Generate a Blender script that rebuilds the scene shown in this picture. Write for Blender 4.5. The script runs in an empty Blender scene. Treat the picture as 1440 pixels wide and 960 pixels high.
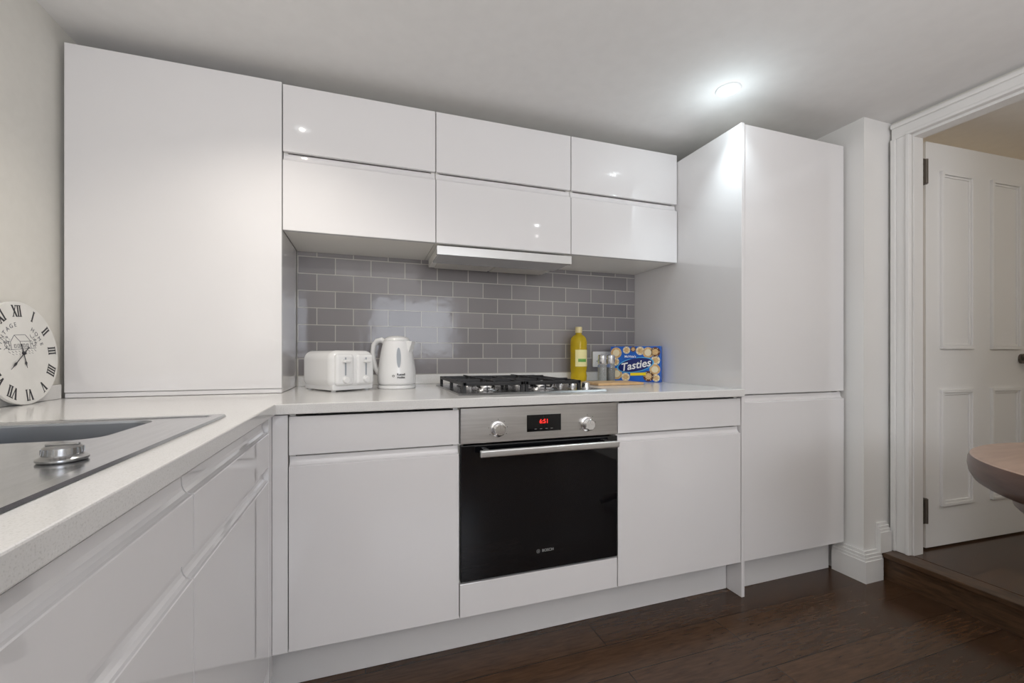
import bpy, bmesh, math, random
from mathutils import Matrix, Vector
R=math.radians
scene=bpy.context.scene
try:
    scene.view_settings.view_transform='Standard'
except Exception: pass
COL=scene.collection
def wm(o):
    m=o.matrix_parent_inverse@o.matrix_basis
    return wm(o.parent)@m if o.parent else o.matrix_basis.copy()
# ---------------- materials
def mat(name,col,rough=.5,metal=0,spec=.5,coat=0,trans=0,emit=None,es=0,alpha=1,ior=1.45):
    m=bpy.data.materials.new(name); m.use_nodes=True
    b=m.node_tree.nodes['Principled BSDF']
    b.inputs['Base Color'].default_value=(*col,1)
    b.inputs['Roughness'].default_value=rough
    b.inputs['Metallic'].default_value=metal
    b.inputs['Specular IOR Level'].default_value=spec
    b.inputs['Coat Weight'].default_value=coat
    b.inputs['Coat Roughness'].default_value=.04
    b.inputs['Transmission Weight'].default_value=trans
    b.inputs['IOR'].default_value=ior
    if emit:
        b.inputs['Emission Color'].default_value=(*emit,1); b.inputs['Emission Strength'].default_value=es
    return m
def N(m,t,**k):
    n=m.node_tree.nodes.new(t)
    for a,v in k.items(): setattr(n,a,v)
    return n
def L(m,a,b): m.node_tree.links.new(a,b)
def noise_mat(name,c1,c2,scale,rough,bump=0,detail=4,stretch=(1,1,1),**k):
    m=mat(name,c1,rough,**k); b=m.node_tree.nodes['Principled BSDF']
    g=N(m,'ShaderNodeNewGeometry'); mp=N(m,'ShaderNodeMapping'); mp.inputs['Scale'].default_value=stretch
    nz=N(m,'ShaderNodeTexNoise'); nz.inputs['Scale'].default_value=scale; nz.inputs['Detail'].default_value=detail
    cr=N(m,'ShaderNodeValToRGB'); cr.color_ramp.elements[0].color=(*c1,1); cr.color_ramp.elements[1].color=(*c2,1)
    cr.color_ramp.elements[0].position=.35; cr.color_ramp.elements[1].position=.65
    L(m,g.outputs['Position'],mp.inputs[0]); L(m,mp.outputs[0],nz.inputs['Vector']); L(m,nz.outputs[0],cr.inputs[0]); L(m,cr.outputs[0],b.inputs['Base Color'])
    if bump:
        bp=N(m,'ShaderNodeBump'); bp.inputs['Strength'].default_value=bump; bp.inputs['Distance'].default_value=.002
        L(m,nz.outputs[0],bp.inputs['Height']); L(m,bp.outputs[0],b.inputs['Normal'])
    return m
WHITE=noise_mat('gloss_white_lacquer',(.79,.775,.78),(.805,.79,.795),2,.05,coat=.6)
CARC=mat('carcass_cream',(.95,.93,.87),.08)
PLINTH=mat('plinth_white',(.70,.69,.69),.3)
WALL=noise_mat('wall_paint',(.74,.72,.67),(.76,.74,.69),30,.7,bump=.05)
CEIL=noise_mat('ceiling_paint',(.81,.80,.79),(.83,.82,.81),20,.75,bump=.04)
TRIMW=mat('satin_white_paint',(.81,.80,.785),.3)
STEEL=noise_mat('brushed_steel',(.50,.49,.48),(.58,.57,.56),120,.28,metal=1.0,stretch=(.05,1,1))
HOBST=noise_mat('hob_steel',(.33,.33,.33),(.40,.40,.40),120,.25,metal=1.0,stretch=(.05,1,1))
SINKST=noise_mat('sink_steel',(.50,.51,.53),(.57,.58,.60),160,.18,metal=1,stretch=(1,.05,1))
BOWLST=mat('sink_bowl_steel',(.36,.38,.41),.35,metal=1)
KNOBM=mat('dull_knob_metal',(.34,.34,.34),.25,metal=1)
CHROME=mat('chrome',(.75,.75,.76),.12,metal=1)
SATIN=mat('satin_metal',(.70,.70,.70),.3,metal=1)
IRON=mat('cast_iron',(.012,.012,.013),.4)
BLKGL=mat('black_glass',(.004,.004,.005),.04,spec=.5)
DARK=mat('dark_void',(.03,.03,.03),.7)
PLW=mat('white_plastic',(.84,.84,.84),.15)
GREYP=mat('grey_plastic',(.35,.38,.42),.3)
INK=mat('black_ink',(.035,.035,.04),.6)
GINK=mat('grey_ink',(.16,.16,.18),.6)
FACE=noise_mat('clock_paper',(.80,.79,.76),(.74,.73,.70),12,.6)
RED=mat('red_digits',(.8,.02,.02),.4,emit=(1,.03,.02),es=1.6)
LOGO=mat('grey_logo',(.36,.36,.36),.4)
OIL=mat('yellow_oil',(1.0,.76,.05),.05,trans=.6,ior=1.25)
LABG=mat('label_yellow',(.93,.84,.42),.4)
LABG2=mat('label_green',(.15,.40,.08),.4)
CAPY=mat('cap_yellow',(.85,.72,.38),.3)
BLUE=noise_mat('box_blue',(.01,.10,.50),(.015,.16,.62),8,.3)
NAVY=mat('box_navy',(.01,.02,.15),.35)
CYAN=mat('box_cyan',(.10,.45,.80),.35)
BISC=noise_mat('biscuit_tan',(.62,.38,.16),(.75,.52,.26),90,.6)
CREAMC=mat('biscuit_cream',(.85,.74,.52),.5)
CHOC=mat('chocolate',(.12,.04,.02),.4)
YEL=mat('yellow_flash',(.9,.7,.02),.4)
WPR=mat('white_print',(.9,.9,.9),.4)
WOODL=noise_mat('light_wood',(.58,.36,.17),(.70,.46,.24),20,.45,stretch=(1,8,1))
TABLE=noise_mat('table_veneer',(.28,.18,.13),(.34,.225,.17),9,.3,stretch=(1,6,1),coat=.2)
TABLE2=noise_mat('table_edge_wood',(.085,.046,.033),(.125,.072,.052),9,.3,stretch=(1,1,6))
GLASSJ=mat('clear_jar',(.8,.82,.82),.05,trans=.8)
PEPPER=noise_mat('peppercorn',(.05,.04,.03),(.2,.16,.12),300,.6)
SALT=noise_mat('salt_crystal',(.7,.7,.68),(.4,.4,.4),300,.6)
BULB=mat('lamp_glass',(1,1,1),.3,emit=(.92,1,1),es=40)
BULBW=mat('warm_lamp_glass',(1,1,1),.3,emit=(1,.95,.85),es=40)
REFL=mat('lamp_reflector',(.9,.9,.9),.3,emit=(.92,1,1),es=2.2)
BEZ=mat('white_enamel',(.85,.85,.85),.3)
HINGE=mat('aged_brass',(.16,.14,.12),.4,metal=.8)
FILT=noise_mat('filter_mesh',(.60,.57,.52),(.70,.67,.62),200,.35,metal=.4)
SILV=mat('silver_paint',(.62,.62,.62),.22,metal=.5)
STEPW=noise_mat('stained_step_wood',(.05,.026,.013),(.10,.054,.028),14,.3,stretch=(4,1,6),detail=6)
WT=mat('white_quartz',(.78,.76,.73),.16,coat=.1)
def _wt(m):
    b=m.node_tree.nodes['Principled BSDF']; g=N(m,'ShaderNodeNewGeometry')
    v=N(m,'ShaderNodeTexNoise'); v.inputs['Scale'].default_value=480; v.inputs['Detail'].default_value=2
    cr=N(m,'ShaderNodeValToRGB'); e=cr.color_ramp.elements
    e[0].position=.30; e[0].color=(.64,.63,.61,1); e[1].position=.45; e[1].color=(.755,.745,.73,1)
    x=e.new(.68); x.color=(.765,.755,.74,1)
    y=e.new(.75); y.color=(.84,.84,.84,1)
    L(m,g.outputs['Position'],v.inputs['Vector']); L(m,v.outputs[0],cr.inputs[0]); L(m,cr.outputs[0],b.inputs['Base Color'])
_wt(WT)
TILE=mat('grey_metro_tile',(.2,.2,.2),.1)
def _tile(m):
    b=m.node_tree.nodes['Principled BSDF']; g=N(m,'ShaderNodeNewGeometry')
    s=N(m,'ShaderNodeSeparateXYZ'); c=N(m,'ShaderNodeCombineXYZ'); ad=N(m,'ShaderNodeMath',operation='ADD'); ad.inputs[1].default_value=.208+.155*10
    az=N(m,'ShaderNodeMath',operation='SUBTRACT'); az.inputs[1].default_value=.91
    L(m,g.outputs['Position'],s.inputs[0]); L(m,s.outputs[0],ad.inputs[0]); L(m,s.outputs[2],az.inputs[0])
    L(m,ad.outputs[0],c.inputs[0]); L(m,az.outputs[0],c.inputs[1])
    bk=N(m,'ShaderNodeTexBrick'); bk.offset=.5
    bk.inputs['Scale'].default_value=1; bk.inputs['Brick Width'].default_value=.155; bk.inputs['Row Height'].default_value=.0765
    bk.inputs['Mortar Size'].default_value=.0020; bk.inputs['Mortar Smooth'].default_value=.1
    bk.inputs['Color1'].default_value=(.24,.225,.235,1); bk.inputs['Color2'].default_value=(.305,.287,.295,1); bk.inputs['Mortar'].default_value=(.56,.54,.50,1)
    L(m,c.outputs[0],bk.inputs['Vector']); L(m,bk.outputs['Color'],b.inputs['Base Color'])
    bp=N(m,'ShaderNodeBump'); bp.inputs['Strength'].default_value=.6; bp.inputs['Distance'].default_value=.0015; bp.invert=True
    nz=N(m,'ShaderNodeTexNoise'); nz.inputs['Scale'].default_value=14
    mx=N(m,'ShaderNodeMath',operation='MULTIPLY_ADD'); mx.inputs[1].default_value=.9
    L(m,g.outputs['Position'],nz.inputs['Vector']); L(m,nz.outputs[0],mx.inputs[0]); L(m,bk.outputs['Fac'],mx.inputs[2])
    L(m,mx.outputs[0],bp.inputs['Height']); L(m,bp.outputs[0],b.inputs['Normal'])
_tile(TILE)
def floormat(name,bright=1.0):
    m=mat(name,(.05,.03,.02),.24); b=m.node_tree.nodes['Principled BSDF']; g=N(m,'ShaderNodeNewGeometry')
    bk=N(m,'ShaderNodeTexBrick'); bk.offset=.37
    bk.inputs['Scale'].default_value=1; bk.inputs['Brick Width'].default_value=1.25; bk.inputs['Row Height'].default_value=.13
    bk.inputs['Mortar Size'].default_value=.0016; bk.inputs['Mortar Smooth'].default_value=.2
    a=bright
    bk.inputs['Color1'].default_value=(.046*a,.023*a,.012*a,1); bk.inputs['Color2'].default_value=(.078*a,.041*a,.022*a,1); bk.inputs['Mortar'].default_value=(.008,.005,.003,1)
    L(m,g.outputs['Position'],bk.inputs['Vector'])
    mp=N(m,'ShaderNodeMapping'); mp.inputs['Scale'].default_value=(2.5,18,1); nz=N(m,'ShaderNodeTexNoise'); nz.inputs['Scale'].default_value=4.5; nz.inputs['Detail'].default_value=10; nz.inputs['Distortion'].default_value=.5; nz.inputs['Roughness'].default_value=.6
    L(m,g.outputs['Position'],mp.inputs[0]); L(m,mp.outputs[0],nz.inputs['Vector'])
    cr=N(m,'ShaderNodeValToRGB'); cr.color_ramp.elements[0].position=.32; cr.color_ramp.elements[0].color=(.65,.63,.6,1); cr.color_ramp.elements[1].position=.68; cr.color_ramp.elements[1].color=(1.3,1.27,1.22,1)
    L(m,nz.outputs[0],cr.inputs[0])
    mx=N(m,'ShaderNodeMix',data_type='RGBA',blend_type='MULTIPLY'); mx.inputs[0].default_value=1
    L(m,bk.outputs['Color'],mx.inputs[6]); L(m,cr.outputs[0],mx.inputs[7]); L(m,mx.outputs[2],b.inputs['Base Color'])
    bp=N(m,'ShaderNodeBump'); bp.inputs['Strength'].default_value=.02; bp.inputs['Distance'].default_value=.001
    L(m,nz.outputs[0],bp.inputs['Height']); L(m,bp.outputs[0],b.inputs['Normal'])
    return m
FLOOR=floormat('dark_oak_planks')
# ---------------- mesh builder
class MB:
    def __init__(s): s.bm=bmesh.new()
    def _add(s,bm,m,mtx=None):
        if mtx is not None: bmesh.ops.transform(bm,matrix=mtx,verts=bm.verts)
        for f in bm.faces: f.material_index=m
        me=bpy.data.meshes.new('tmp'); bm.to_mesh(me); bm.free(); s.bm.from_mesh(me); bpy.data.meshes.remove(me)
    def box(s,x0,x1,y0,y1,z0,z1,m=0,bev=0,seg=2,mtx=None):
        b=bmesh.new(); bmesh.ops.create_cube(b,size=1)
        for v in b.verts:
            v.co=Vector(((x0+x1)/2+v.co.x*(x1-x0),(y0+y1)/2+v.co.y*(y1-y0),(z0+z1)/2+v.co.z*(z1-z0)))
        if bev: bmesh.ops.bevel(b,geom=b.edges[:],offset=bev,segments=seg,affect='EDGES',profile=.5)
        s._add(b,m,mtx); return s
    def prism(s,poly,u0,u1,axis='x',m=0,mtx=None):
        b=bmesh.new()
        def P(p,u):
            if axis=='x': return (u,p[0],p[1])
            if axis=='y': return (p[0],u,p[1])
            return (p[0],p[1],u)
        A=[b.verts.new(P(p,u0)) for p in poly]; B=[b.verts.new(P(p,u1)) for p in poly]
        b.faces.new(A); b.faces.new(B[::-1]); n=len(poly)
        for i in range(n): b.faces.new((A[i],B[i],B[(i+1)%n],A[(i+1)%n]))
        bmesh.ops.recalc_face_normals(b,faces=b.faces); s._add(b,m,mtx); return s
    def lathe(s,prof,m=0,seg=32,c=(0,0,0),sx=1,sy=1,mtx=None):
        b=bmesh.new(); rings=[]
        for r,z in prof:
            if r<1e-6: rings.append([b.verts.new((c[0],c[1],c[2]+z))])
            else: rings.append([b.verts.new((c[0]+r*sx*math.cos(2*math.pi*i/seg),c[1]+r*sy*math.sin(2*math.pi*i/seg),c[2]+z)) for i in range(seg)])
        for a,bb in zip(rings,rings[1:]):
            for i in range(seg):
                j=(i+1)%seg
                if len(a)==1 and len(bb)==1: continue
                if len(a)==1: b.faces.new((a[0],bb[i],bb[j]))
                elif len(bb)==1: b.faces.new((a[i],a[j],bb[0]))
                else: b.faces.new((a[i],a[j],bb[j],bb[i]))
        bmesh.ops.recalc_face_normals(b,faces=b.faces); s._add(b,m,mtx); return s
    def cyl(s,c,r,h,axis='z',m=0,seg=32,r2=None,bev=0):
        r2=r if r2 is None else r2
        pr=[(0,0),(r-bev,0),(r,bev),(r2,h-bev),(r2-bev,h),(0,h)] if bev else [(0,0),(r,0),(r2,h),(0,h)]
        mt={'z':Matrix.Identity(4),'x':Matrix.Rotation(R(90),4,'Y'),'-y':Matrix.Rotation(R(90),4,'X'),'y':Matrix.Rotation(R(-90),4,'X')}[axis]
        return s.lathe(pr,m,seg,mtx=Matrix.Translation(c)@mt)
    def tube(s,pts,r,m=0,seg=10,closed=False,mtx=None,rr=None):
        b=bmesh.new(); P=[Vector(p) for p in pts]; n=len(P); rings=[]; up=None
        for i,p in enumerate(P):
            a=P[i-1] if (i>0 or closed) else P[i]; c=P[(i+1)%n] if (i<n-1 or closed) else P[i]
            t=(c-a).normalized()
            if up is None: up=Vector((0,0,1)) if abs(t.z)<.9 else Vector((1,0,0))
            x=t.cross(up).normalized(); up=x.cross(t).normalized()
            rad=rr[i] if rr else r
            rings.append([b.verts.new(p+rad*(math.cos(2*math.pi*k/seg)*x+math.sin(2*math.pi*k/seg)*up)) for k in range(seg)])
        for i in range(n if closed else n-1):
            A=rings[i];B=rings[(i+1)%n]
            for k in range(seg): b.faces.new((A[k],A[(k+1)%seg],B[(k+1)%seg],B[k]))
        if not closed: b.faces.new(rings[0][::-1]); b.faces.new(rings[-1])
        bmesh.ops.recalc_face_normals(b,faces=b.faces); s._add(b,m,mtx); return s
    def text(s,body,size,mtx,m=0,bold=0,shear=0,ext=.0002,align='CENTER'):
        cu=bpy.data.curves.new('t','FONT'); cu.body=body; cu.size=size; cu.extrude=ext; cu.align_x=align; cu.align_y='CENTER'; cu.offset=bold; cu.shear=shear
        cu.resolution_u=3
        o=bpy.data.objects.new('t',cu); COL.objects.link(o); dg=bpy.context.evaluated_depsgraph_get(); dg.update()
        me=bpy.data.meshes.new_from_object(o.evaluated_get(dg)); b=bmesh.new(); b.from_mesh(me)
        bpy.data.objects.remove(o); bpy.data.meshes.remove(me); bpy.data.curves.remove(cu)
        s._add(b,m,mtx); return s
    def cells(s,xs,ys,keep,z0,z1,m=0):
        b=bmesh.new(); V={}
        def v(i,j):
            if (i,j) not in V: V[(i,j)]=b.verts.new((xs[i],ys[j],z1))
            return V[(i,j)]
        for i in range(len(xs)-1):
            for j in range(len(ys)-1):
                if keep(i,j): b.faces.new((v(i,j),v(i+1,j),v(i+1,j+1),v(i,j+1)))
        r=bmesh.ops.extrude_face_region(b,geom=b.faces[:])
        for e in r['geom']:
            if isinstance(e,bmesh.types.BMVert): e.co.z=z0
        bmesh.ops.recalc_face_normals(b,faces=b.faces); s._add(b,m); return s
    def finish(s,name,mats,parent=None,local=False,label=None,recenter=True,smooth=True):
        if not isinstance(mats,(list,tuple)): mats=[mats]
        me=bpy.data.meshes.new(name); s.bm.to_mesh(me); s.bm.free()
        for m in mats: me.materials.append(m)
        c=Vector((0,0,0))
        if recenter and len(me.vertices):
            lo=Vector([min(v.co[i] for v in me.vertices) for i in range(3)]); hi=Vector([max(v.co[i] for v in me.vertices) for i in range(3)])
            c=(lo+hi)/2; me.transform(Matrix.Translation(-c))
        if smooth:
            for p in me.polygons: p.use_smooth=True
            me.set_sharp_from_angle(angle=R(32))
        o=bpy.data.objects.new(name,me); COL.objects.link(o); o.location=c
        if smooth:
            wn=o.modifiers.new('wn','WEIGHTED_NORMAL'); wn.weight=100; wn.keep_sharp=True; wn.mode='FACE_AREA'
        if parent:
            o.parent=parent
            if not local: o.matrix_parent_inverse=wm(parent).inverted()
            else: o.matrix_parent_inverse=Matrix.Identity(4)
        if label: o['label']=label
        return o
def meta(o,label,cat,group=None):
    o['label']=label; o['category']=cat
    if group: o['group']=group
    return o
def empty(name,loc,label,cat,rz=0,group=None):
    o=bpy.data.objects.new(name,None); COL.objects.link(o); o.empty_display_size=.05
    o.matrix_basis=Matrix.Translation(loc)@Matrix.Rotation(rz,4,'Z')
    return meta(o,label,cat,group)
def struct(o): o['kind']='structure'; return o
def sbox(name,m,*a,bev=0): return struct(MB().box(*a,bev=bev).finish(name,m,smooth=False))
FX=Matrix.Rotation(R(90),4,'X')
# ---------------- dims
YW=2.136; XL=-.93; XR=2.28; YF=1.38; YU=1.764; ZC=2.06; WTZ=.863; WTH=.06
# ---------------- room shell
sbox('floor',FLOOR,-1.05,2.28,-2.6,2.26,-.08,0)
sbox('ceiling',CEIL,-1.05,2.28,-2.6,2.26,ZC,ZC+.1)
sbox('wall_back',WALL,-1.05,XR+WTH,YW,YW+.12,0,ZC)
sbox('wall_left',WALL,XL-.12,XL,-2.6,YW,0,ZC)
sbox('wall_corner',TRIMW,2.095,XR,1.305,YW-.001,0,ZC)
YJ=1.225; ZO=1.975
w=MB(); w.box(XR,XR+WTH,-2.6,.40,0,2.35); w.box(XR,XR+WTH,.40,YJ,ZO,2.35); w.box(XR,XR+WTH,YJ,YW,0,2.35)
struct(w.finish('wall_right',WALL,smooth=False))
w=MB(); w.box(-1.05,0.0,-2.7,-2.6,0,ZC); w.box(1.4,2.36,-2.7,-2.6,0,ZC); w.box(0,1.4,-2.7,-2.6,0,.95); w.box(0,1.4,-2.7,-2.6,1.95,ZC)
struct(w.finish('wall_rear',WALL,smooth=False))
w=MB()
for a in [(0,.05,-2.68,-2.62,.95,1.95),(1.35,1.4,-2.68,-2.62,.95,1.95),(.05,1.35,-2.68,-2.62,.95,1.0),(.05,1.35,-2.68,-2.62,1.9,1.95),(.68,.72,-2.67,-2.63,1.0,1.9)]: w.box(*a)
struct(w.finish('window_1',TRIMW,smooth=False))
sbox('floor_corridor',FLOOR,XR+.001,4.0,-1.0,3.0,-.02,.12)
sbox('ceiling_corridor',CEIL,XR+WTH,4.0,-1.0,3.0,2.10,2.18)
sbox('wall_corridor_far',WALL,3.9,4.0,-1.0,3.0,.12,2.10)
sbox('wall_corridor_end',WALL,XR+WTH,3.9,2.9,3.0,.12,2.10)
sbox('wall_corridor_near',WALL,XR+WTH,3.9,-1.0,-.9,.12,2.10)
w=MB(); w.box(2.205,XR,.30,1.292,0,.098); w.box(2.19,XR,.29,1.292,.098,.12,bev=.004)
struct(w.finish('trim_step',STEPW))
w=MB()
def arch(w,z0,z1,ya,yb,sgn):
    w.box(XR-.018,XR-.0005,min(ya,yb),max(ya,yb),z0,z1,bev=.002)
    i0,i1=ya,ya+sgn*.014; w.box(XR-.024,XR-.017,min(i0,i1),max(i0,i1),z0,z1,bev=.003)
    i0,i1=yb-sgn*.020,yb; w.box(XR-.030,XR-.017,min(i0,i1),max(i0,i1),z0,z1,bev=.005)
arch(w,.121,ZO,YJ+.001,YJ+.070,1)
arch(w,.121,ZO,.399,.327,-1)
w.box(XR-.018,XR-.0005,.327,YJ+.070,ZO,2.042,bev=.002); w.box(XR-.024,XR-.017,.385,YJ+.015,ZO,ZO+.014,bev=.003); w.box(XR-.030,XR-.017,.327,YJ+.070,2.022,2.042,bev=.005)
struct(w.finish('trim_door_architrave',TRIMW))
w=MB(); w.box(XR-.0005,XR+WTH+.001,YJ-.006,YJ-.0005,.121,ZO-.001); w.box(XR-.0005,XR+WTH,.401,.413,.121,ZO-.001); w.box(XR-.0005,XR+WTH,.413,YJ-.006,ZO-.012,ZO-.0005)
struct(w.finish('trim_door_lining',TRIMW,smooth=False))
def skirt(name,segs,h=.125,z=0):
    w=MB()
    for (kind,x0,x1,y0,y1) in segs:
        for d,a,b in ((0,0,.70),(.004,.70,.80),(.007,.80,.90),(.012,.90,1.0)):
            if kind=='side': w.box(x0+d,x1,y0+d,y1,z+h*a,z+h*b)
            else: w.box(x0,x1-(0 if kind=='front' else d),y0+d,y1,z+h*a,z+h*b)
    return struct(w.finish(name,TRIMW,smooth=False))
skirt('baseboard_corner',[('side',2.073,2.0945,1.283,1.43),('front',2.0945,2.188,1.283,1.3045)],.135)
skirt('baseboard_step',[('end',2.17,2.244,1.283,1.3045)],.13,.121)
skirt('baseboard_corridor',[('front',XR+WTH+.01,3.89,2.87,2.899)],.15,.121)
# door leaf
d=MB(); DW=.75; DT=.042; z0,z1=.128,1.972
d.box(0,DW,0,DT,z0,z1,bev=.003)
def ring(d,x0,x1,za,zb,y):
    for (t,o,th) in ((.016,0,.012),(.010,.016,.006)):
        a,b,c,e=x0+o,x1-o,za+o,zb-o
        d.box(a,b,y-th,y+.001,e-t,e,bev=.003); d.box(a,b,y-th,y+.001,c,c+t,bev=.003)
        d.box(a,a+t,y-th,y+.001,c+t*.5,e-t*.5,bev=.003); d.box(b-t,b,y-th,y+.001,c+t*.5,e-t*.5,bev=.003)
for xa,xb in ((.09,.31),(.44,.66)):
    ring(d,xa,xb,1.03,1.845,0); ring(d,xa,xb,.31,.845,0)
door=struct(d.finish('door_1',TRIMW,recenter=False))
door['label']='white painted four-panel door standing open'
door.matrix_basis=Matrix.Translation((2.402,1.240,0))@Matrix.Rotation(R(-3),4,'Z')
for hz in (1.83,.30):
    h=MB(); h.cyl((-.010,-.006,hz-.055),.008,.11,seg=12); h.box(-.055,-.010,-.008,-.003,hz-.055,hz+.055); h.box(-.012,.004,-.003,.02,hz-.055,hz+.055)
    for k in (-.03,0,.03): h.cyl((-.032,-.008,hz+k),.004,.003,axis='-y',seg=10)
    h.finish('hinge',HINGE,door,local=True,label='aged metal butt hinge')
h=MB(); kx=.672; h.cyl((kx,0,.985),.024,.01,'-y'); h.lathe([(.008,0),(.009,.025),(.024,.035),(.027,.05),(.02,.062),(0,.065)],0,24,mtx=Matrix.Translation((kx,-.008,.985))@Matrix.Rotation(R(90),4,'X'))
h.finish('door_knob',HINGE,door,local=True)
# ---------------- cabinets
def carcass(w,x0,x1,y0,y1,z0,z1,top=False,t=.016):
    w.box(x0,x0+t,y0,y1,z0,z1); w.box(x1-t,x1,y0,y1,z0,z1); w.box(x0+t,x1-t,y0,y1,z0,z0+t); w.box(x0+t,x1-t,y1-.006,y1,z0+t,z1)
    if top: w.box(x0+t,x1-t,y0,y1,z1-t,z1)
def front(parent,kind,x0,x1,z0,z1,cham=0,lab=None,mt=None):
    t=.02; e=.0015
    w=MB()
    if cham:
        f=z1-cham
        poly=[(e,z0),(0,z0+e),(0,f-e),(.0012,f),(.005,f+.0005),(.010,f+.003),(.0135,f+.008),(.0155,f+.014),(.0165,z1),(t,z1),(t,z0)]
        w.prism(poly,x0,x1,'x')
    else: w.box(x0,x1,0,t,z0,z1,bev=e)
    return w.finish(kind,mt or WHITE,parent,local=True,label=lab,smooth=False)
G=.0018
def unit(name,org,rz,width,depth,z0,z1,fronts,label,cat='cabinet',top=False,group=None,rail=True):
    o=empty(name,(org[0],org[1],z0),label,cat,rz,group)
    w=MB(); carcass(w,.001,width-.001,.0205,depth,0,z1-z0,top)
    for f in fronts:
        if f[3] and rail: w.box(.017,width-.017,.045,.06,f[2]-z0-.045,f[2]-z0+.03)
    w.finish('body',CARC,o,local=True,smooth=False)
    for kind,za,zb,ch in fronts: front(o,kind,G,width-G,za-z0,zb-z0,ch)
    return o
DB=.145; DEP=.70
XB0=-.211; XB1=.289; XB2=.882; XB3=1.470
b0=unit('base_cabinet',(XB0,YF,0),0,XB1-XB0,DEP,DB,.829,[('drawer',.712,.824,0),('door',DB,.706,.026)],'gloss white handleless base cabinet with drawer beside the oven',group='kitchen base cabinets')
unit('base_cabinet',(XB2,YF,0),0,XB3-XB2,DEP,DB,.829,[('drawer',.712,.824,0),('door',DB,.706,.026)],'gloss white handleless base cabinet with drawer beside tall housing',group='kitchen base cabinets')
for (ya,yb,lb) in ((.79,1.335,'gloss white base cabinet under the steel sink'),(.19,.79,'gloss white base cabinet under worktop with deep drawers'),(-.41,.19,'gloss white base cabinet under long worktop run')):
    unit('base_cabinet',(-.252,ya,0),R(90),yb-ya,.655,DB,.829,[('drawer',.693,.814,.028),('door',DB,.685,.030)],lb,group='kitchen base cabinets',rail=False)
oh=empty('oven_housing_cabinet',(XB1,YF,DB),'white oven housing cabinet with plain panel below oven','cabinet')
w=MB(); W=XB2-XB1; carcass(w,.001,W-.001,.0205,DEP,0,.829-DB); w.box(.017,W-.017,.03,DEP-.01,.105,.118)
w.finish('body',CARC,oh,local=True,smooth=False); front(oh,'panel',G,W-G,0,.254-DB,0)
w=MB(); w.box(-.252,XB0-.001,YF,YF+.02,DB,.829,bev=.001); w.box(-.30,-.2525,1.3375,1.399,DB-.06,.829,bev=.001)
w.finish('filler_panel',WHITE,b0,smooth=False)
w=MB(); w.box(-.297,1.468,1.455,1.473,0.0005,DB-.006,bev=.001)
meta(w.finish('plinth',PLINTH,smooth=False),'long white kickboard under oven run base cabinets','kickboard')
w=MB(); w.box(-.315,-.299,-.41,1.453,0.0005,DB-.006,bev=.001)
meta(w.finish('plinth',PLINTH,smooth=False),'white kickboard under sink run base cabinets','kickboard')
w=MB(); w.box(1.492,2.068,1.44,1.456,0.0005,DB-.006,bev=.001)
meta(w.finish('plinth',PLINTH,smooth=False),'short white kickboard under tall larder cabinet','kickboard')
TX0,TX1=1.472,2.082
t=empty('tall_cabinet',(TX0,YF,0),'tall gloss white integrated larder cabinet with two doors','cabinet')
w=MB(); w.box(0,.016,-.002,.750,0.0005,1.965,bev=.001); w.finish('side_panel',WHITE,t,local=True,smooth=False)
w=MB(); carcass(w,.017,TX1-TX0-.001,.0205,.750,DB,1.955,True); w.box(.04,.59,.044,.06,.77,.87); w.finish('body',CARC,t,local=True,smooth=False)
front(t,'door',.0175,TX1-TX0-.002,.839,1.962,0,lab='tall upper glossy door'); front(t,'door',.0175,TX1-TX0-.002,.145,.833,.028,lab='lower glossy door with grip edge')
ZU0,ZU1=1.462,1.997; XU=[-.289,.272,.884,1.470]
for i in range(3):
    lb=['gloss white wall cabinet with two lift-up doors over the toaster','gloss white wall cabinet with two lift-up doors over hob','gloss white wall cabinet with lift-up doors next to tall cabinet'][i]
    o=empty('wall_cabinet',(XU[i],YU,ZU0),lb,'cabinet',group='kitchen wall cabinets')
    Wd=XU[i+1]-XU[i]; H=ZU1-ZU0; w=MB(); carcass(w,.001,Wd-.001,.0205,YW-YU-.004,.004,H-.002,True); w.box(.017,Wd-.017,.044,.06,.22,.30); w.finish('body',CARC,o,local=True,smooth=False)
    front(o,'door',G,Wd-G,1.752-ZU0,H,0,lab='upper lift-up door'); front(o,'door',G,Wd-G,0,1.748-ZU0,.028,lab='lower lift-up door with grip edge')
o=empty('dresser_cabinet',(-.913,YU,WTZ),'large plain gloss white cabinet standing on the worktop','cabinet')
w=MB(); carcass(w,0,.6225,.0205,YW-YU-.004,.002,2.0-WTZ,True); w.finish('body',WHITE,o,local=True,smooth=False)
front(o,'door',0,.6225,.018,2.003-WTZ,0)
w=MB(); w.box(0,.6225,.003,.02,.001,.0165,bev=.002); w.finish('base_strip',WHITE,o,local=True,smooth=False)
xs=[-.928,-.735,-.40,-.24,1.4705]; ys=[-1.0,.86,1.105,1.36,2.134]
def keep(i,j):
    if i==1 and j==1: return False
    if i==3 and j<3: return False
    return True
w=MB(); w.cells(xs,ys,keep,.833,WTZ)
wt=w.finish('worktop',WT,recenter=True,smooth=False); meta(wt,'white speckled quartz L-shaped kitchen worktop over base cabinets','worktop')
bv=wt.modifiers.new('b','BEVEL'); bv.width=.0025; bv.segments=2; bv.limit_method='ANGLE'
w=MB(); w.box(-.285,1.4705,2.118,2.1345,WTZ+.0005,.909,bev=.0015); w.finish('upstand',WT,wt)
w=MB(); w.box(-.9285,-.9165,-1.0,1.760,WTZ+.0005,.909,bev=.0015); w.finish('upstand',WT,wt)
w=MB(); w.box(-.287,1.4705,2.124,2.1350,.9095,1.4655)
meta(w.finish('tile_splashback',TILE,recenter=True,smooth=False),'grey brick-pattern glazed tile splashback above worktop','splashback')
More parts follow.
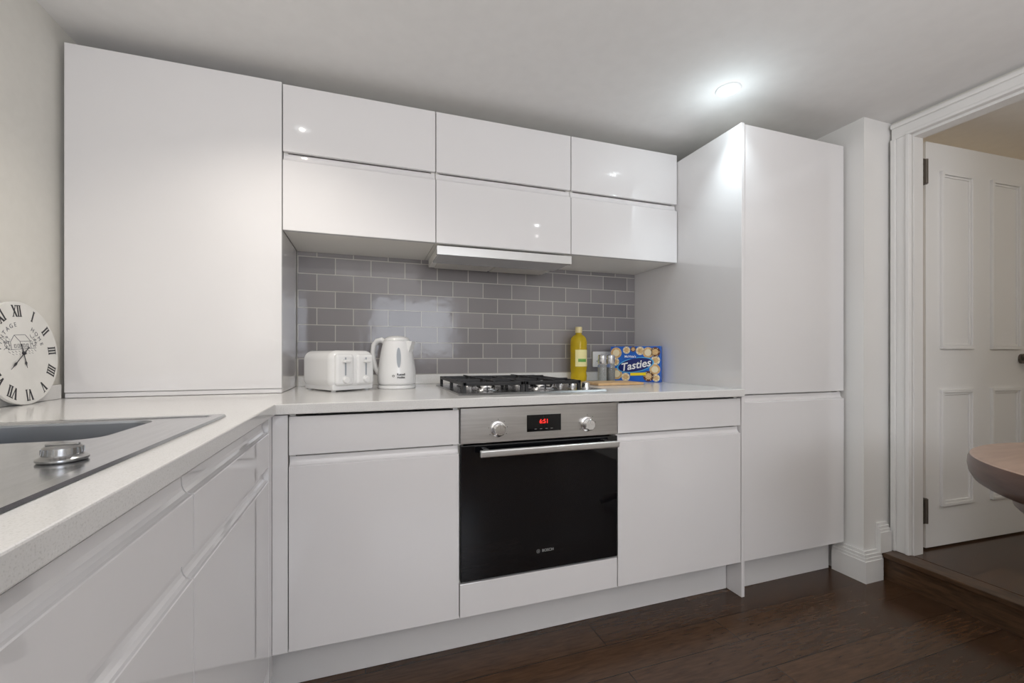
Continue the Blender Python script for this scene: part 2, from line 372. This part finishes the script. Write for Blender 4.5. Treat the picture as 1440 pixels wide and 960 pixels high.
# ---------------- sink
def rrect(x0,x1,y0,y1,r,n=6):
    P=[]
    for cx,cy,a0 in ((x1-r,y1-r,0),(x0+r,y1-r,90),(x0+r,y0+r,180),(x1-r,y0+r,270)):
        for k in range(n+1):
            a=R(a0+90*k/n); P.append((cx+r*math.cos(a),cy+r*math.sin(a)))
    return P
sk=empty('kitchen_sink',(-.56,.65,WTZ),'stainless steel inset sink set into the white worktop','sink')
b=bmesh.new(); SZ=WTZ+.004
def loop(b,P,z): 
    V=[b.verts.new((x,y,z)) for x,y in P]; E=[b.edges.new((V[i],V[(i+1)%len(V)])) for i in range(len(V))]; return V,E
def bridge(b,A,B):
    n=len(A)
    for i in range(n): b.faces.new((A[i],A[(i+1)%n],B[(i+1)%n],B[i]))
o0,_=loop(b,rrect(-.82,-.298,.12,1.137,.012),WTZ+.0006)
o1,_=loop(b,rrect(-.818,-.300,.122,1.135,.012),SZ+.001)
o2,_=loop(b,rrect(-.800,-.318,.140,1.117,.012),SZ+.001)
o3,e3=loop(b,rrect(-.797,-.321,.143,1.114,.012),SZ-.001)
bridge(b,o0,o1); bridge(b,o1,o2); bridge(b,o2,o3)
i0,ei=loop(b,rrect(-.725,-.41,.87,1.095,.04),SZ-.001)
bmesh.ops.triangle_fill(b,edges=e3+ei,use_beauty=True)
bmesh.ops.recalc_face_normals(b,faces=b.faces)
for f in b.faces:
    if f.calc_center_median().z>SZ-.0012 and f.normal.z<-.5: f.normal_flip()
w=MB(); w._add(b,0); w.finish('drainer',SINKST,sk,smooth=False)
b=bmesh.new(); i0,_=loop(b,rrect(-.725,-.41,.87,1.095,.04),SZ-.001)
i1,_=loop(b,rrect(-.722,-.413,.873,1.092,.04),SZ-.006); i2,_=loop(b,rrect(-.716,-.419,.879,1.086,.04),SZ-.15); i3,_=loop(b,rrect(-.69,-.445,.905,1.06,.03),SZ-.17)
bridge(b,i0,i1);bridge(b,i1,i2);bridge(b,i2,i3); b.faces.new(i3)
bmesh.ops.recalc_face_normals(b,faces=b.faces)
w=MB(); w._add(b,0); w.finish('basin',BOWLST,sk)
w=MB(); w.lathe([(0,0),(.028,0),(.03,.002),(.022,.004),(.02,.001),(0,.001)],0,24,c=(-.5675,.98,SZ-.1695)); w.finish('drain',CHROME,sk)
w=MB(); w.lathe([(0,0),(.0235,0),(.025,.002),(.025,.004),(.021,.006),(.0195,.008),(.0198,.010),(.019,.017),(.0165,.0195),(0,.020)],0,40,c=(-.366,.705,SZ-.0005)); w.box(-.383,-.349,.7025,.7075,SZ+.0190,SZ+.0215,bev=.0008)
for k in range(20):
    a=2*math.pi*k/20; w.box(-.0008,.0008,.0185,.0203,.009,.016,mtx=Matrix.Translation((-.366,.705,SZ))@Matrix.Rotation(a,4,'Z'))
w.finish('waste_control_knob',KNOBM,sk)
# ---------------- hob
hb=empty('gas_hob',(.59,1.70,WTZ),'four-burner stainless gas hob with black cast iron grates','hob')
HX0,HX1,HY0,HY1=.302,.878,1.447,1.953; HZ=WTZ
w=MB(); w.prism([(HY0,HZ+.0005),(HY0+.008,HZ+.007),(HY1-.008,HZ+.007),(HY1,HZ+.0005)],HX0,HX1,'x'); w.finish('hob_plate',HOBST,hb,smooth=False)
hz=HZ+.007
burn=[(.43,1.575,.038),(.43,1.825,.046),(.66,1.575,.050),(.66,1.825,.038)]
for (x,y,r) in burn:
    w=MB(); w.lathe([(r+.012,0),(r+.014,.004),(r+.004,.007),(r,.008),(r-.002,.018),(0,.018)],0,32,c=(x,y,hz))
    w.lathe([(0,.018),(r-.003,.018),(r-.002,.022),(r-.008,.026),(0,.027)],1,32,c=(x,y,hz)); w.finish('burner',[CHROME,IRON],hb)
for (gx0,gx1,cx) in ((.318,.542,.43),(.548,.772,.66)):
    w=MB(); bw=.006; zt=hz+.038; zb=hz+.025; y0,y1=1.458,1.942
    for x in (gx0+bw,gx1-bw): w.box(x-bw,x+bw,y0,y1,zb,zt,bev=.002)
    for y in (y0+bw,y1-bw,1.70): w.box(gx0,gx1,y-bw,y+bw,zb,zt,bev=.002)
    for (yc) in (1.575,1.825):
        w.box(gx0,cx-.022,yc-.005,yc+.005,zb,zt+.004,bev=.0015); w.box(cx+.022,gx1,yc-.005,yc+.005,zb,zt+.004,bev=.0015)
        w.box(cx-.005,cx+.005,yc+.022,yc+.120,zb,zt+.004,bev=.0015); w.box(cx-.005,cx+.005,yc-.118,yc-.022,zb,zt+.004,bev=.0015)
    for x in (gx0+bw,gx1-bw):
        for y in (y0+bw,1.70,y1-bw): w.box(x-bw,x+bw,y-bw,y+bw,hz+.0005,zt,bev=.001)
    w.finish('pan_grate',IRON,hb)
for y in (1.52,1.64,1.76,1.88):
    w=MB(); w.lathe([(0,0),(.021,0),(.021,.003),(.017,.005),(.015,.022),(.013,.024),(0,.024)],0,24,c=(.826,y,hz)); w.box(.824,.828,y-.015,y+.015,hz+.0235,hz+.026); w.finish('control_knob',CHROME,hb)
# ---------------- oven
ov=empty('built_in_oven',(.585,YF,.26),'built-in stainless and black glass electric oven','oven')
OX0,OX1=XB1+.003,XB2-.003
w=MB(); w.box(OX0+.02,OX1-.02,YF+.022,YF+.55,.268,.82); w.finish('body',DARK,ov,smooth=False)
cp=MB().box(OX0,OX1,YF-.004,YF+.02,.711,.829,bev=.002).finish('control_panel',STEEL,ov,smooth=False)
w=MB(); w.box(.522,.650,YF-.0055,YF-.003,.739,.797,bev=.0008); disp=w.finish('display',BLKGL,cp)
w=MB(); w.text('6:51',.020,Matrix.Translation((.585,YF-.0058,.773))@FX,0,bold=.0002)
for i in range(4): w.box(.55+.02*i,.558+.02*i,YF-.0062,YF-.0056,.7475,.7487,m=1)
w.finish('display_digits',[RED,LOGO],disp,smooth=False)
for kx in (.4196,.754):
    w=MB(); w.lathe([(0,0),(.026,0),(.026,.003),(.021,.005),(.0195,.024),(.017,.027),(0,.027)],0,32,mtx=Matrix.Translation((kx,YF-.004,.755))@Matrix.Rotation(R(90),4,'X'))
    w.box(kx-.0015,kx+.0015,YF-.0325,YF-.029,.757,.773); w.finish('control_knob',CHROME,cp)
    w=MB()
    for a in range(-120,121,40):
        w.cyl((kx+.033*math.sin(R(a)),YF-.004,.755+.033*math.cos(R(a))),.0014,.0006,'-y',seg=8)
    w.finish('dial_marks',INK,cp)
dr=MB().box(OX0,OX1,YF-.004,YF+.02,.262,.706,bev=.002).finish('door',BLKGL,ov,smooth=False)
w=MB(); w.box(OX0+.055,OX1-.055,YF-.0046,YF-.0038,.33,.64); 
WIN=mat('oven_window_glass',(.006,.006,.007),.03); w.finish('window',WIN,dr,smooth=False)
w=MB(); w.box(OX0+.055,OX1-.02,YF-.052,YF-.036,.673,.696,bev=.004,seg=3)
for x in (OX0+.075,OX1-.055): w.box(x,x+.018,YF-.038,YF-.0035,.678,.692,bev=.002)
w.finish('handle',SATIN,dr)
w=MB(); w.text('BOSCH',.0135,Matrix.Translation((.600,YF-.0045,.326))@FX,0,bold=.0001)
mt=Matrix.Translation((.564,YF-.0045,.326))@FX@Matrix.Scale(.8,4)
w.tube([(.0075*math.cos(R(a)),.0075*math.sin(R(a)),0) for a in range(0,360,20)],.0005,0,6,True,mtx=mt)
w.box(-.0035,-.0025,-.005,.005,0,.0004,mtx=mt); w.box(.0025,.0035,-.005,.005,0,.0004,mtx=mt); w.box(-.003,.003,-.0006,.0006,0,.0004,mtx=mt)
w.finish('logo',LOGO,dr,smooth=False)
# ---------------- hood
hd=empty('extractor_hood',(.578,1.9,1.41),'slimline white and steel extractor hood under wall cabinet','hood')
w=MB(); w.box(.285,.871,YU+.03,YU+.31,1.422,1.460,bev=.002); w.finish('body',CARC,hd)
w=MB(); w.box(.274,.882,YU-.012,YU+.010,1.412,1.450,bev=.003); w.finish('front_visor',SILV,hd)
w=MB(); w.box(.283,.873,YU+.0105,YU+.16,1.412,1.4215,bev=.002); w.finish('pull_out_tray',SILV,hd)
w=MB(); w.box(.31,.57,YU+.165,YU+.295,1.416,1.4225,bev=.001); w.box(.58,.845,YU+.165,YU+.295,1.416,1.4225,bev=.001); w.finish('grease_filter',FILT,hd)
# ---------------- toaster
to=empty('toaster',(-.103,1.872,WTZ+.0005),'white plastic four-slice toaster with two levers','toaster',R(32))
w=MB(); w.box(-.086,.086,-.112,.112,0.004,.03,bev=.008); w.box(-.095,.095,-.123,.123,.010,.157,bev=.036,seg=8)
for x in (-.07,.07):
    for y in (-.09,.09): w.cyl((x,y,0),.009,.006,seg=12)
w.box(-.080,-.005,-.129,-.10,.024,.143,bev=.013,seg=5); w.box(.005,.080,-.129,-.10,.024,.143,bev=.013,seg=5)
w.finish('body',PLW,to,local=True)
w=MB()
for x in (-.056,-.028,.028,.056): w.box(x-.009,x+.009,-.084,.084,.152,.1576,bev=.002)
w.finish('bread_slots',DARK,to,local=True)
for cx in (-.043,.043):
    w=MB(); w.box(cx-.003,cx+.003,-.1296,-.125,.062,.130); w.finish('lever_slot',GREYP,to,local=True)
    w=MB(); w.box(cx-.014,cx+.014,-.149,-.1265,.110,.122,bev=.004); w.finish('lever',PLW,to,local=True)
    w=MB(); w.lathe([(0,0),(.013,0),(.012,.012),(.010,.014),(0,.014)],0,24,mtx=Matrix.Translation((cx,-.1285,.045))@Matrix.Rotation(R(90),4,'X')); w.finish('browning_dial',PLW,to,local=True)
# ---------------- kettle
ke=empty('kettle',(.126,1.885,WTZ+.0005),'white plastic jug kettle standing on its power base','kettle',R(-34))
w=MB(); w.lathe([(0,0),(.076,0),(.079,.004),(.078,.013),(.072,.0155),(0,.0155)],0,40); w.finish('power_base',PLW,ke,local=True)
w=MB(); w.lathe([(0,.016),(.072,.016),(.0775,.022),(.079,.035),(.0775,.07),(.0725,.11),(.0655,.155),(.058,.188),(.055,.198),(.0,.198)],0,48)
w.prism([(.045,.199),(.079,.197),(.077,.188),(.058,.135),(.045,.135)],-.017,.017,'y')
w.finish('body',PLW,ke,local=True)
w=MB(); w.lathe([(0,.1985),(.053,.1985),(.0535,.202),(.049,.210),(.037,.2165),(.015,.220),(0,.2205)],0,40); w.finish('lid',PLW,ke,local=True)
w=MB(); pts=[(-.050,0,.192),(-.072,0,.203),(-.095,0,.200),(-.111,0,.182),(-.116,0,.150),(-.112,0,.115),(-.102,0,.082),(-.088,0,.060),(-.068,0,.050)]
w.tube(pts,.011,0,14,rr=[.012,.012,.0115,.011,.0105,.0105,.0105,.011,.012]); w.finish('handle',PLW,ke,local=True)
def onbody(ang,r,z,tilt=0):
    return Matrix.Rotation(R(ang),4,'Z')@Matrix.Translation((r,0,z))@Matrix.Rotation(R(-tilt),4,'Y')@Matrix(((0,0,1,0),(1,0,0,0),(0,1,0,0),(0,0,0,1)))
w=MB(); mg=onbody(-54,.0690,.132,9)
P=[(.0085*math.cos(a),(.038 if math.sin(a)>0 else .045)*math.sin(a)) for a in [2*math.pi*k/28 for k in range(28)]]
w.prism(P,-.004,.0018,'z',mtx=mg); w.finish('water_gauge',GREYP,ke,local=True)
w=MB(); w.text('Russell',.012,onbody(-48,.0792,.060,3),0,bold=.0003); w.text('Hobbs',.012,onbody(-48,.0798,.048,3),0,bold=.0003)
w.lathe([(.003,0),(.0048,0),(.0048,.0004),(.003,.0004),(.003,0)],0,16,mtx=onbody(-70,.0785,.054,3)); w.finish('logo',[INK],ke,local=True,smooth=False)
# ---------------- oil bottle
bo=empty('oil_bottle',(1.078,2.062,WTZ+.0005),'clear plastic bottle of yellow cooking oil by tiles','bottle')
w=MB(); w.lathe([(0,.004),(.032,0),(.042,.006),(.044,.03),(.0405,.05),(.044,.07),(.044,.20),(.0435,.214),(.040,.229),(.031,.241),(.019,.249),(.0165,.254),(.0165,.264),(0,.264)],0,36); w.finish('bottle_body',OIL,bo,local=True)
w=MB(); 
for k in range(10):
    a0=R(-140+10*k); a1=R(-130+10*k)
    w.prism([(.0442*math.cos(a0),.0442*math.sin(a0)),(.0450*math.cos(a0),.0450*math.sin(a0)),(.0450*math.cos(a1),.0450*math.sin(a1)),(.0442*math.cos(a1),.0442*math.sin(a1))],.080,.168,'z')
    if 2<=k<=7: w.prism([(.0449*math.cos(a0),.0449*math.sin(a0)),(.0454*math.cos(a0),.0454*math.sin(a0)),(.0454*math.cos(a1),.0454*math.sin(a1)),(.0449*math.cos(a1),.0449*math.sin(a1))],.104,.120,'z',m=1)
w.finish('label_wrap',[LABG,LABG2],bo,local=True)
w=MB(); w.cyl((0,0,.258),.0185,.032,seg=28,bev=.002); w.finish('cap',CAPY,bo,local=True)
for (x,y,cm,lb) in ((1.158,1.955,SALT,'clear salt grinder with silver cap'),(1.212,1.962,PEPPER,'clear pepper grinder with silver cap')):
    g=empty('spice_grinder',(x,y,WTZ+.0005),lb,'grinder',group='spice grinders')
    w=MB(); w.lathe([(0,0),(.021,0),(.023,.003),(.023,.085),(.018,.095),(0,.095)],0,28); w.finish('jar',GLASSJ,g,local=True)
    w=MB(); w.lathe([(0,.003),(.0205,.003),(.0205,.075),(0,.075)],0,24); w.finish('contents',cm,g,local=True)
    w=MB(); w.lathe([(0,.0955),(.021,.0955),(.022,.098),(.022,.118),(.020,.120),(.0215,.122),(.0215,.136),(.018,.141),(0,.142)],0,28); w.finish('cap',CHROME,g,local=True)
w=MB(); w.box(1.0,1.245,1.722,1.885,WTZ+.0005,WTZ+.012,bev=.003); bd=w.finish('chopping_board',WOODL); meta(bd,'small light wooden chopping board lying on worktop','board')
so=empty('wall_socket',(1.266,2.1235,.98),'white double plug socket on grey tiles','socket')
w=MB(); w.box(-.073,.073,-.010,-.0002,-.043,.043,bev=.003); w.finish('faceplate',PLW,so,local=True)
for cx in (-.036,.036):
    w=MB(); w.box(cx-.0025,cx+.0025,-.0106,-.0098,.006,.014); w.box(cx-.014,cx-.007,-.0106,-.0098,-.012,-.008); w.box(cx+.007,cx+.014,-.0106,-.0098,-.012,-.008)
    w.finish('pin_holes',DARK,so,local=True)
for cx in (-.014,.014):
    w=MB(); w.box(cx-.005,cx+.005,-.013,-.0095,.02,.036,bev=.001); w.finish('switch',PLW,so,local=True)
# ---------------- biscuit box
bx=empty('biscuit_box',(1.255,2.03,WTZ+.0005),'blue cardboard biscuit assortment box leaning by cabinet','box',math.atan2(-.19,.175))
BW,BH,BT=.258,.186,.05
w=MB(); w.box(0,BW,0,BT,0,BH,bev=.0012); w.finish('carton',BLUE,bx,local=True)
def bp(x,z,l=0): return Matrix.Translation((x,-.0003-.0004*l,z))@FX
w=MB()
random.seed(4)
for (x,z,r,ty) in ((.030,.152,.029,0),(.085,.166,.019,1),(.120,.171,.014,2),(.156,.162,.022,1),(.196,.153,.028,0),(.232,.156,.025,2),(.233,.113,.023,1),(.230,.066,.027,0),(.198,.030,.027,2),(.024,.105,.022,1),(.032,.040,.030,0),(.080,.024,.022,1),(.236,.022,.019,1)):
    w.lathe([(0,0),(r,0),(r,.0006),(0,.0006)],[0,1,2][ty],24,mtx=bp(x,z,0))
    w.lathe([(0,0),(r*.62,0),(r*.62,.0005),(0,.0005)],[1,0,0][ty],20,mtx=bp(x,z,1))
    for k in range(6):
        a=k*math.pi/3; w.lathe([(0,0),(r*.09,0),(r*.09,.0005),(0,.0005)],[0,2,1][ty],8,mtx=bp(x+r*.8*math.cos(a),z+r*.8*math.sin(a),1))
w.finish('biscuit_pictures',[BISC,CREAMC,CHOC],bx,local=True,smooth=False)
w=MB()
P=[(.090*math.cos(a),.034*math.sin(a)) for a in [2*math.pi*k/40 for k in range(40)]]
w.prism([(p[0]*1.08,p[1]*1.12) for p in P],0,.0006,'z',m=1,mtx=bp(.130,.088,2)@Matrix.Rotation(R(11),4,'Z'))
w.prism(P,0,.0006,'z',m=0,mtx=bp(.130,.088,3)@Matrix.Rotation(R(11),4,'Z'))
P2=[(.036*math.cos(a),.013*math.sin(a)) for a in [2*math.pi*k/30 for k in range(30)]]
w.prism(P2,0,.0006,'z',m=2,mtx=bp(.105,.132,4)); w.prism([(-.04,-.009),(.04,-.005),(.04,.010),(-.04,.006)],0,.0006,'z',m=3,mtx=bp(.145,.040,4))
w.finish('logo_panel',[NAVY,CYAN,BLUE,YEL],bx,local=True,smooth=False)
w=MB(); w.text("Tasties",.056,bp(.130,.086,6)@Matrix.Rotation(R(11),4,'Z'),0,bold=.0010,shear=.3); w.finish('lettering',WPR,bx,local=True,smooth=False)
w=MB(); w.text("McVitie's",.0165,bp(.105,.132,6),0,bold=.0004); w.finish('lettering',WPR,bx,local=True,smooth=False)
# ---------------- clock
ck=bpy.data.objects.new('clock',None); COL.objects.link(ck); ck.empty_display_size=.05
meta(ck,'round white roman-numeral clock leaning on upstand by cabinet','clock')
CR=.143
base=Matrix(((0,0,1,0),(1,0,0,0),(0,1,0,0),(0,0,0,1)))
ck.matrix_basis=Matrix.Translation((-.890,1.570,WTZ+.0015))@Matrix.Rotation(R(-4.5),4,'Y')@base
ROLL=Matrix.Translation((0,CR,0))@Matrix.Rotation(R(4),4,'Z')@Matrix.Translation((0,-CR,0))
w=MB(); w.lathe([(0,-.010),(CR-.002,-.010),(CR,-.008),(CR,-.001),(CR-.0015,0),(0,0)],0,72,mtx=Matrix.Translation((0,CR,0))); w.finish('dial',FACE,ck,local=True)
def numeral(w,s,ang,rad,h):
    wd={'I':.42,'V':.95,'X':.95}; tot=sum(wd[c] for c in s)*h*.64; x=-tot/2
    M=ROLL@Matrix.Translation((rad*math.sin(ang),CR+rad*math.cos(ang),0))@Matrix.Rotation(-ang,4,'Z')
    def poly(P): w.prism(P,.0001,.0006,'z',mtx=M)
    hh=h/2; sf=h*.065
    for c in s:
        cw=wd[c]*h*.64; cx=x+cw/2; x+=cw
        if c=='I':
            b=h*.072; poly([(cx-b,-hh),(cx+b,-hh),(cx+b,hh),(cx-b,hh)]); e=cw*.44
            for yy in (hh,-hh): poly([(cx-e,yy-sf/2),(cx+e,yy-sf/2),(cx+e,yy+sf/2),(cx-e,yy+sf/2)])
        elif c=='V':
            e=cw*.36; b=h*.09; t=h*.035
            poly([(cx-e-b,hh),(cx-e+b,hh),(cx+b,-hh),(cx-b*.6,-hh)]); poly([(cx+e-t,hh),(cx+e+t,hh),(cx+t*1.5,-hh),(cx-t*.5,-hh)])
            for q in (-e,e): poly([(cx+q-cw*.2,hh-sf/2),(cx+q+cw*.2,hh-sf/2),(cx+q+cw*.2,hh+sf/2),(cx+q-cw*.2,hh+sf/2)])
        else:
            e=cw*.34; b=h*.09; t=h*.035
            poly([(cx-e-b,hh),(cx-e+b,hh),(cx+e+b,-hh),(cx+e-b,-hh)]); poly([(cx+e-t,hh),(cx+e+t,hh),(cx-e+t,-hh),(cx-e-t,-hh)])
            for q in (-e,e):
                for yy in (hh,-hh): poly([(cx+q-cw*.18,yy-sf/2),(cx+q+cw*.18,yy-sf/2),(cx+q+cw*.18,yy+sf/2),(cx+q-cw*.18,yy+sf/2)])
w=MB()
for i,s in enumerate(['XII','I','II','III','IIII','V','VI','VII','VIII','IX','X','XI']): numeral(w,s,R(30*i),.117,.030)
w.finish('numerals',INK,ck,local=True,smooth=False)
w=MB()
for i,ch in enumerate('VINTAGE'): 
    a=R(-78+i*11.5); w.text(ch,.0165,ROLL@Matrix.Translation((.080*math.sin(a),CR+.080*math.cos(a),.0003))@Matrix.Rotation(-a,4,'Z'))
for i,ch in enumerate('HOME'):
    a=R(38+i*12); w.text(ch,.0165,ROLL@Matrix.Translation((.080*math.sin(a),CR+.080*math.cos(a),.0003))@Matrix.Rotation(-a,4,'Z'))
def strip(P,wdt=.0006):
    S=1.5
    for a,b in zip(P,P[1:]):
        a=Vector((a[0]*S,a[1]*S,0));b=Vector((b[0]*S,b[1]*S,0)); n=(b-a).normalized(); n=Vector((-n.y,n.x,0))*wdt
        w.prism([((a+n).x,(a+n).y),((b+n).x,(b+n).y),((b-n).x,(b-n).y),((a-n).x,(a-n).y)],.0001,.0005,'z',mtx=ROLL@Matrix.Translation((0,CR+.012,0)))
strip([(-.034,0),(.036,0)]); strip([(-.026,0),(-.026,.014),(-.015,.026),(-.003,.014),(-.003,0)]); strip([(-.003,.014),(.022,.014),(.022,0)]); strip([(-.015,.026),(.012,.026),(.024,.013)])
for x in (-.018,-.010,.004,.012): strip([(x,.003),(x,.009),(x+.004,.009),(x+.004,.003),(x,.003)])
for k in range(70): 
    a=random.uniform(0,6.28); x=random.choice((-.034,.031))+random.uniform(-.007,.007); y=.010+random.uniform(-.009,.014); strip([(x,y),(x+.004*math.cos(a),y+.004*math.sin(a))],.0004)
for k in range(9): strip([(-.034+.008*k,-.003),(-.030+.008*k,-.006)],.0004); 
for k in range(7): strip([(-.026+.008*k,-.008),(-.022+.008*k,-.010)],.0003)
w.finish('dial_print',GINK,ck,local=True,smooth=False)
def hand(name,ang,ln,z):
    w=MB(); M=Matrix.Translation((0,CR,z))@Matrix.Rotation(-ang,4,'Z')
    w.prism([(-.001,-.018),(-.0022,-.026),(.0022,-.026),(.001,-.018),(.0009,ln*.55),(.0038,ln*.66),(.0008,ln*.82),(0,ln),(-.0008,ln*.82),(-.0038,ln*.66),(-.0009,ln*.55)],0,.0008,'z',mtx=M)
    w.finish(name,INK,ck,local=True,smooth=False)
hand('hour_hand',R(169),.042,.0015); hand('minute_hand',R(230),.070,.003)
w=MB(); w.lathe([(0,0),(.0045,0),(.0045,.004),(.003,.0055),(0,.006)],0,20,mtx=Matrix.Translation((0,CR,.0006))); w.finish('centre_cap',INK,ck,local=True)
# ---------------- table
tb=empty('round_table',(1.80,.33,0),'round wooden pedestal dining table with thick rounded edge','table')
w=MB(); w.lathe([(0,.655),(.425,.655),(.438,.664),(.447,.682),(.450,.702),(.449,.718),(.445,.728),(.438,.732),(0,.732)],0,96)
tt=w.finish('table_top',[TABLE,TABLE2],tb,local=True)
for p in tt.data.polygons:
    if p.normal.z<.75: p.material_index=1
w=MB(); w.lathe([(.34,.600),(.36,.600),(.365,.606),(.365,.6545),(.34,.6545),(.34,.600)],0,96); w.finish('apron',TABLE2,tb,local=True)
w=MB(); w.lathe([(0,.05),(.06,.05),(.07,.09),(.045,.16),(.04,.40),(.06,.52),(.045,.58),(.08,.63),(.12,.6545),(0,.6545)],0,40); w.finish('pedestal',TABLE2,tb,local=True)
w=MB()
for k in range(4):
    a=k*math.pi/2+.4; w.tube([(.03*math.cos(a),.03*math.sin(a),.10),(.15*math.cos(a),.15*math.sin(a),.09),(.27*math.cos(a),.27*math.sin(a),.045),(.33*math.cos(a),.33*math.sin(a),.022)],.02,0,10)
w.finish('foot',TABLE2,tb,local=True)
# ---------------- downlights
def spot(x,y,col,power,halo,ang=125,bm=None,hz=-.09):
    o=empty('downlight',(x,y,ZC),'round white ceiling downlight, switched on','light',group='ceiling downlights')
    w=MB(); w.lathe([(.036,-.002),(.039,-.005),(.045,-.004),(.048,-.0005),(.036,-.0005)],0,40); w.finish('bezel',BEZ,o,local=True)
    w=MB(); w.lathe([(0,-.0045),(.020,-.004),(.0355,-.001),(0,-.0008)],0,32); w.finish('reflector',REFL,o,local=True)
    w=MB(); w.lathe([(0,-.010),(.008,-.009),(.012,-.0065),(.012,-.0046),(0,-.0046)],0,24); w.finish('lamp',bm or BULB,o,local=True)
    l=bpy.data.lights.new('lamp_beam','SPOT'); l.energy=power; l.color=col; l.spot_size=R(ang); l.spot_blend=1; l.shadow_soft_size=.014
    lo=bpy.data.objects.new('lamp_beam',l); COL.objects.link(lo); lo.parent=o; lo.location=(0,0,-.026)
    if halo:
        p=bpy.data.lights.new('added_glow','POINT'); p.energy=halo; p.color=col; p.shadow_soft_size=.012  # extra point light hung below the fitting to put a glow on the ceiling
        po=bpy.data.objects.new('added_glow',p); COL.objects.link(po); po.parent=o; po.location=(0,0,hz)
spot(1.368,1.345,(.82,.95,1),13,.85,105,hz=-.14)
spot(-.28,1.31,(1,.93,.83),19,0,128,BULBW)
spot(1.316,.29,(1,.96,.93),13,.05)
spot(1.3,-1.3,(1,.96,.93),14,.2)  # this and the next: unseen downlights added behind camera for fill
spot(-.2,-1.3,(1,.95,.90),14,.2)
def area(name,loc,rot,sx,sy,p,col):
    l=bpy.data.lights.new(name,'AREA'); l.shape='RECTANGLE'; l.size=sx; l.size_y=sy; l.energy=p; l.color=col
    o=bpy.data.objects.new(name,l); COL.objects.link(o); o.location=loc; o.rotation_euler=rot
area('window_fill',(.7,-2.61,1.45),(R(90),0,0),1.25,.85,22,(.88,.92,1))  # fill light added at the unseen rear window
area('bounce_fill',(.4,-1.2,1.0),(R(180),0,0),2.2,1.8,50,(.99,.98,.985))  # unseen upward area light, added for soft bounce off the ceiling
def pt(name,loc,p,col,s=.08):
    l=bpy.data.lights.new(name,'POINT'); l.energy=p; l.color=col; l.shadow_soft_size=s
    o=bpy.data.objects.new(name,l); COL.objects.link(o); o.location=loc
pt('hallway_lamp',(3.55,2.3,1.6),5,(1,.66,.26)); pt('hallway_fill_near',(3.0,-.3,1.7),6,(1,.93,.84))  # the near one is an unseen point light added to brighten the door
wd=bpy.data.worlds.new('w'); scene.world=wd; wd.use_nodes=True
wd.node_tree.nodes['Background'].inputs[0].default_value=(.75,.85,1,1); wd.node_tree.nodes['Background'].inputs[1].default_value=.6
# ---------------- camera
cam=bpy.data.cameras.new('cam'); co=bpy.data.objects.new('camera',cam); COL.objects.link(co)
cam.sensor_width=36; cam.lens=605/1440*36; cam.shift_y=20/1440; cam.clip_start=.02
co.location=(0,0,1.0); co.rotation_euler=(R(90),0,R(-18.8)); scene.camera=co
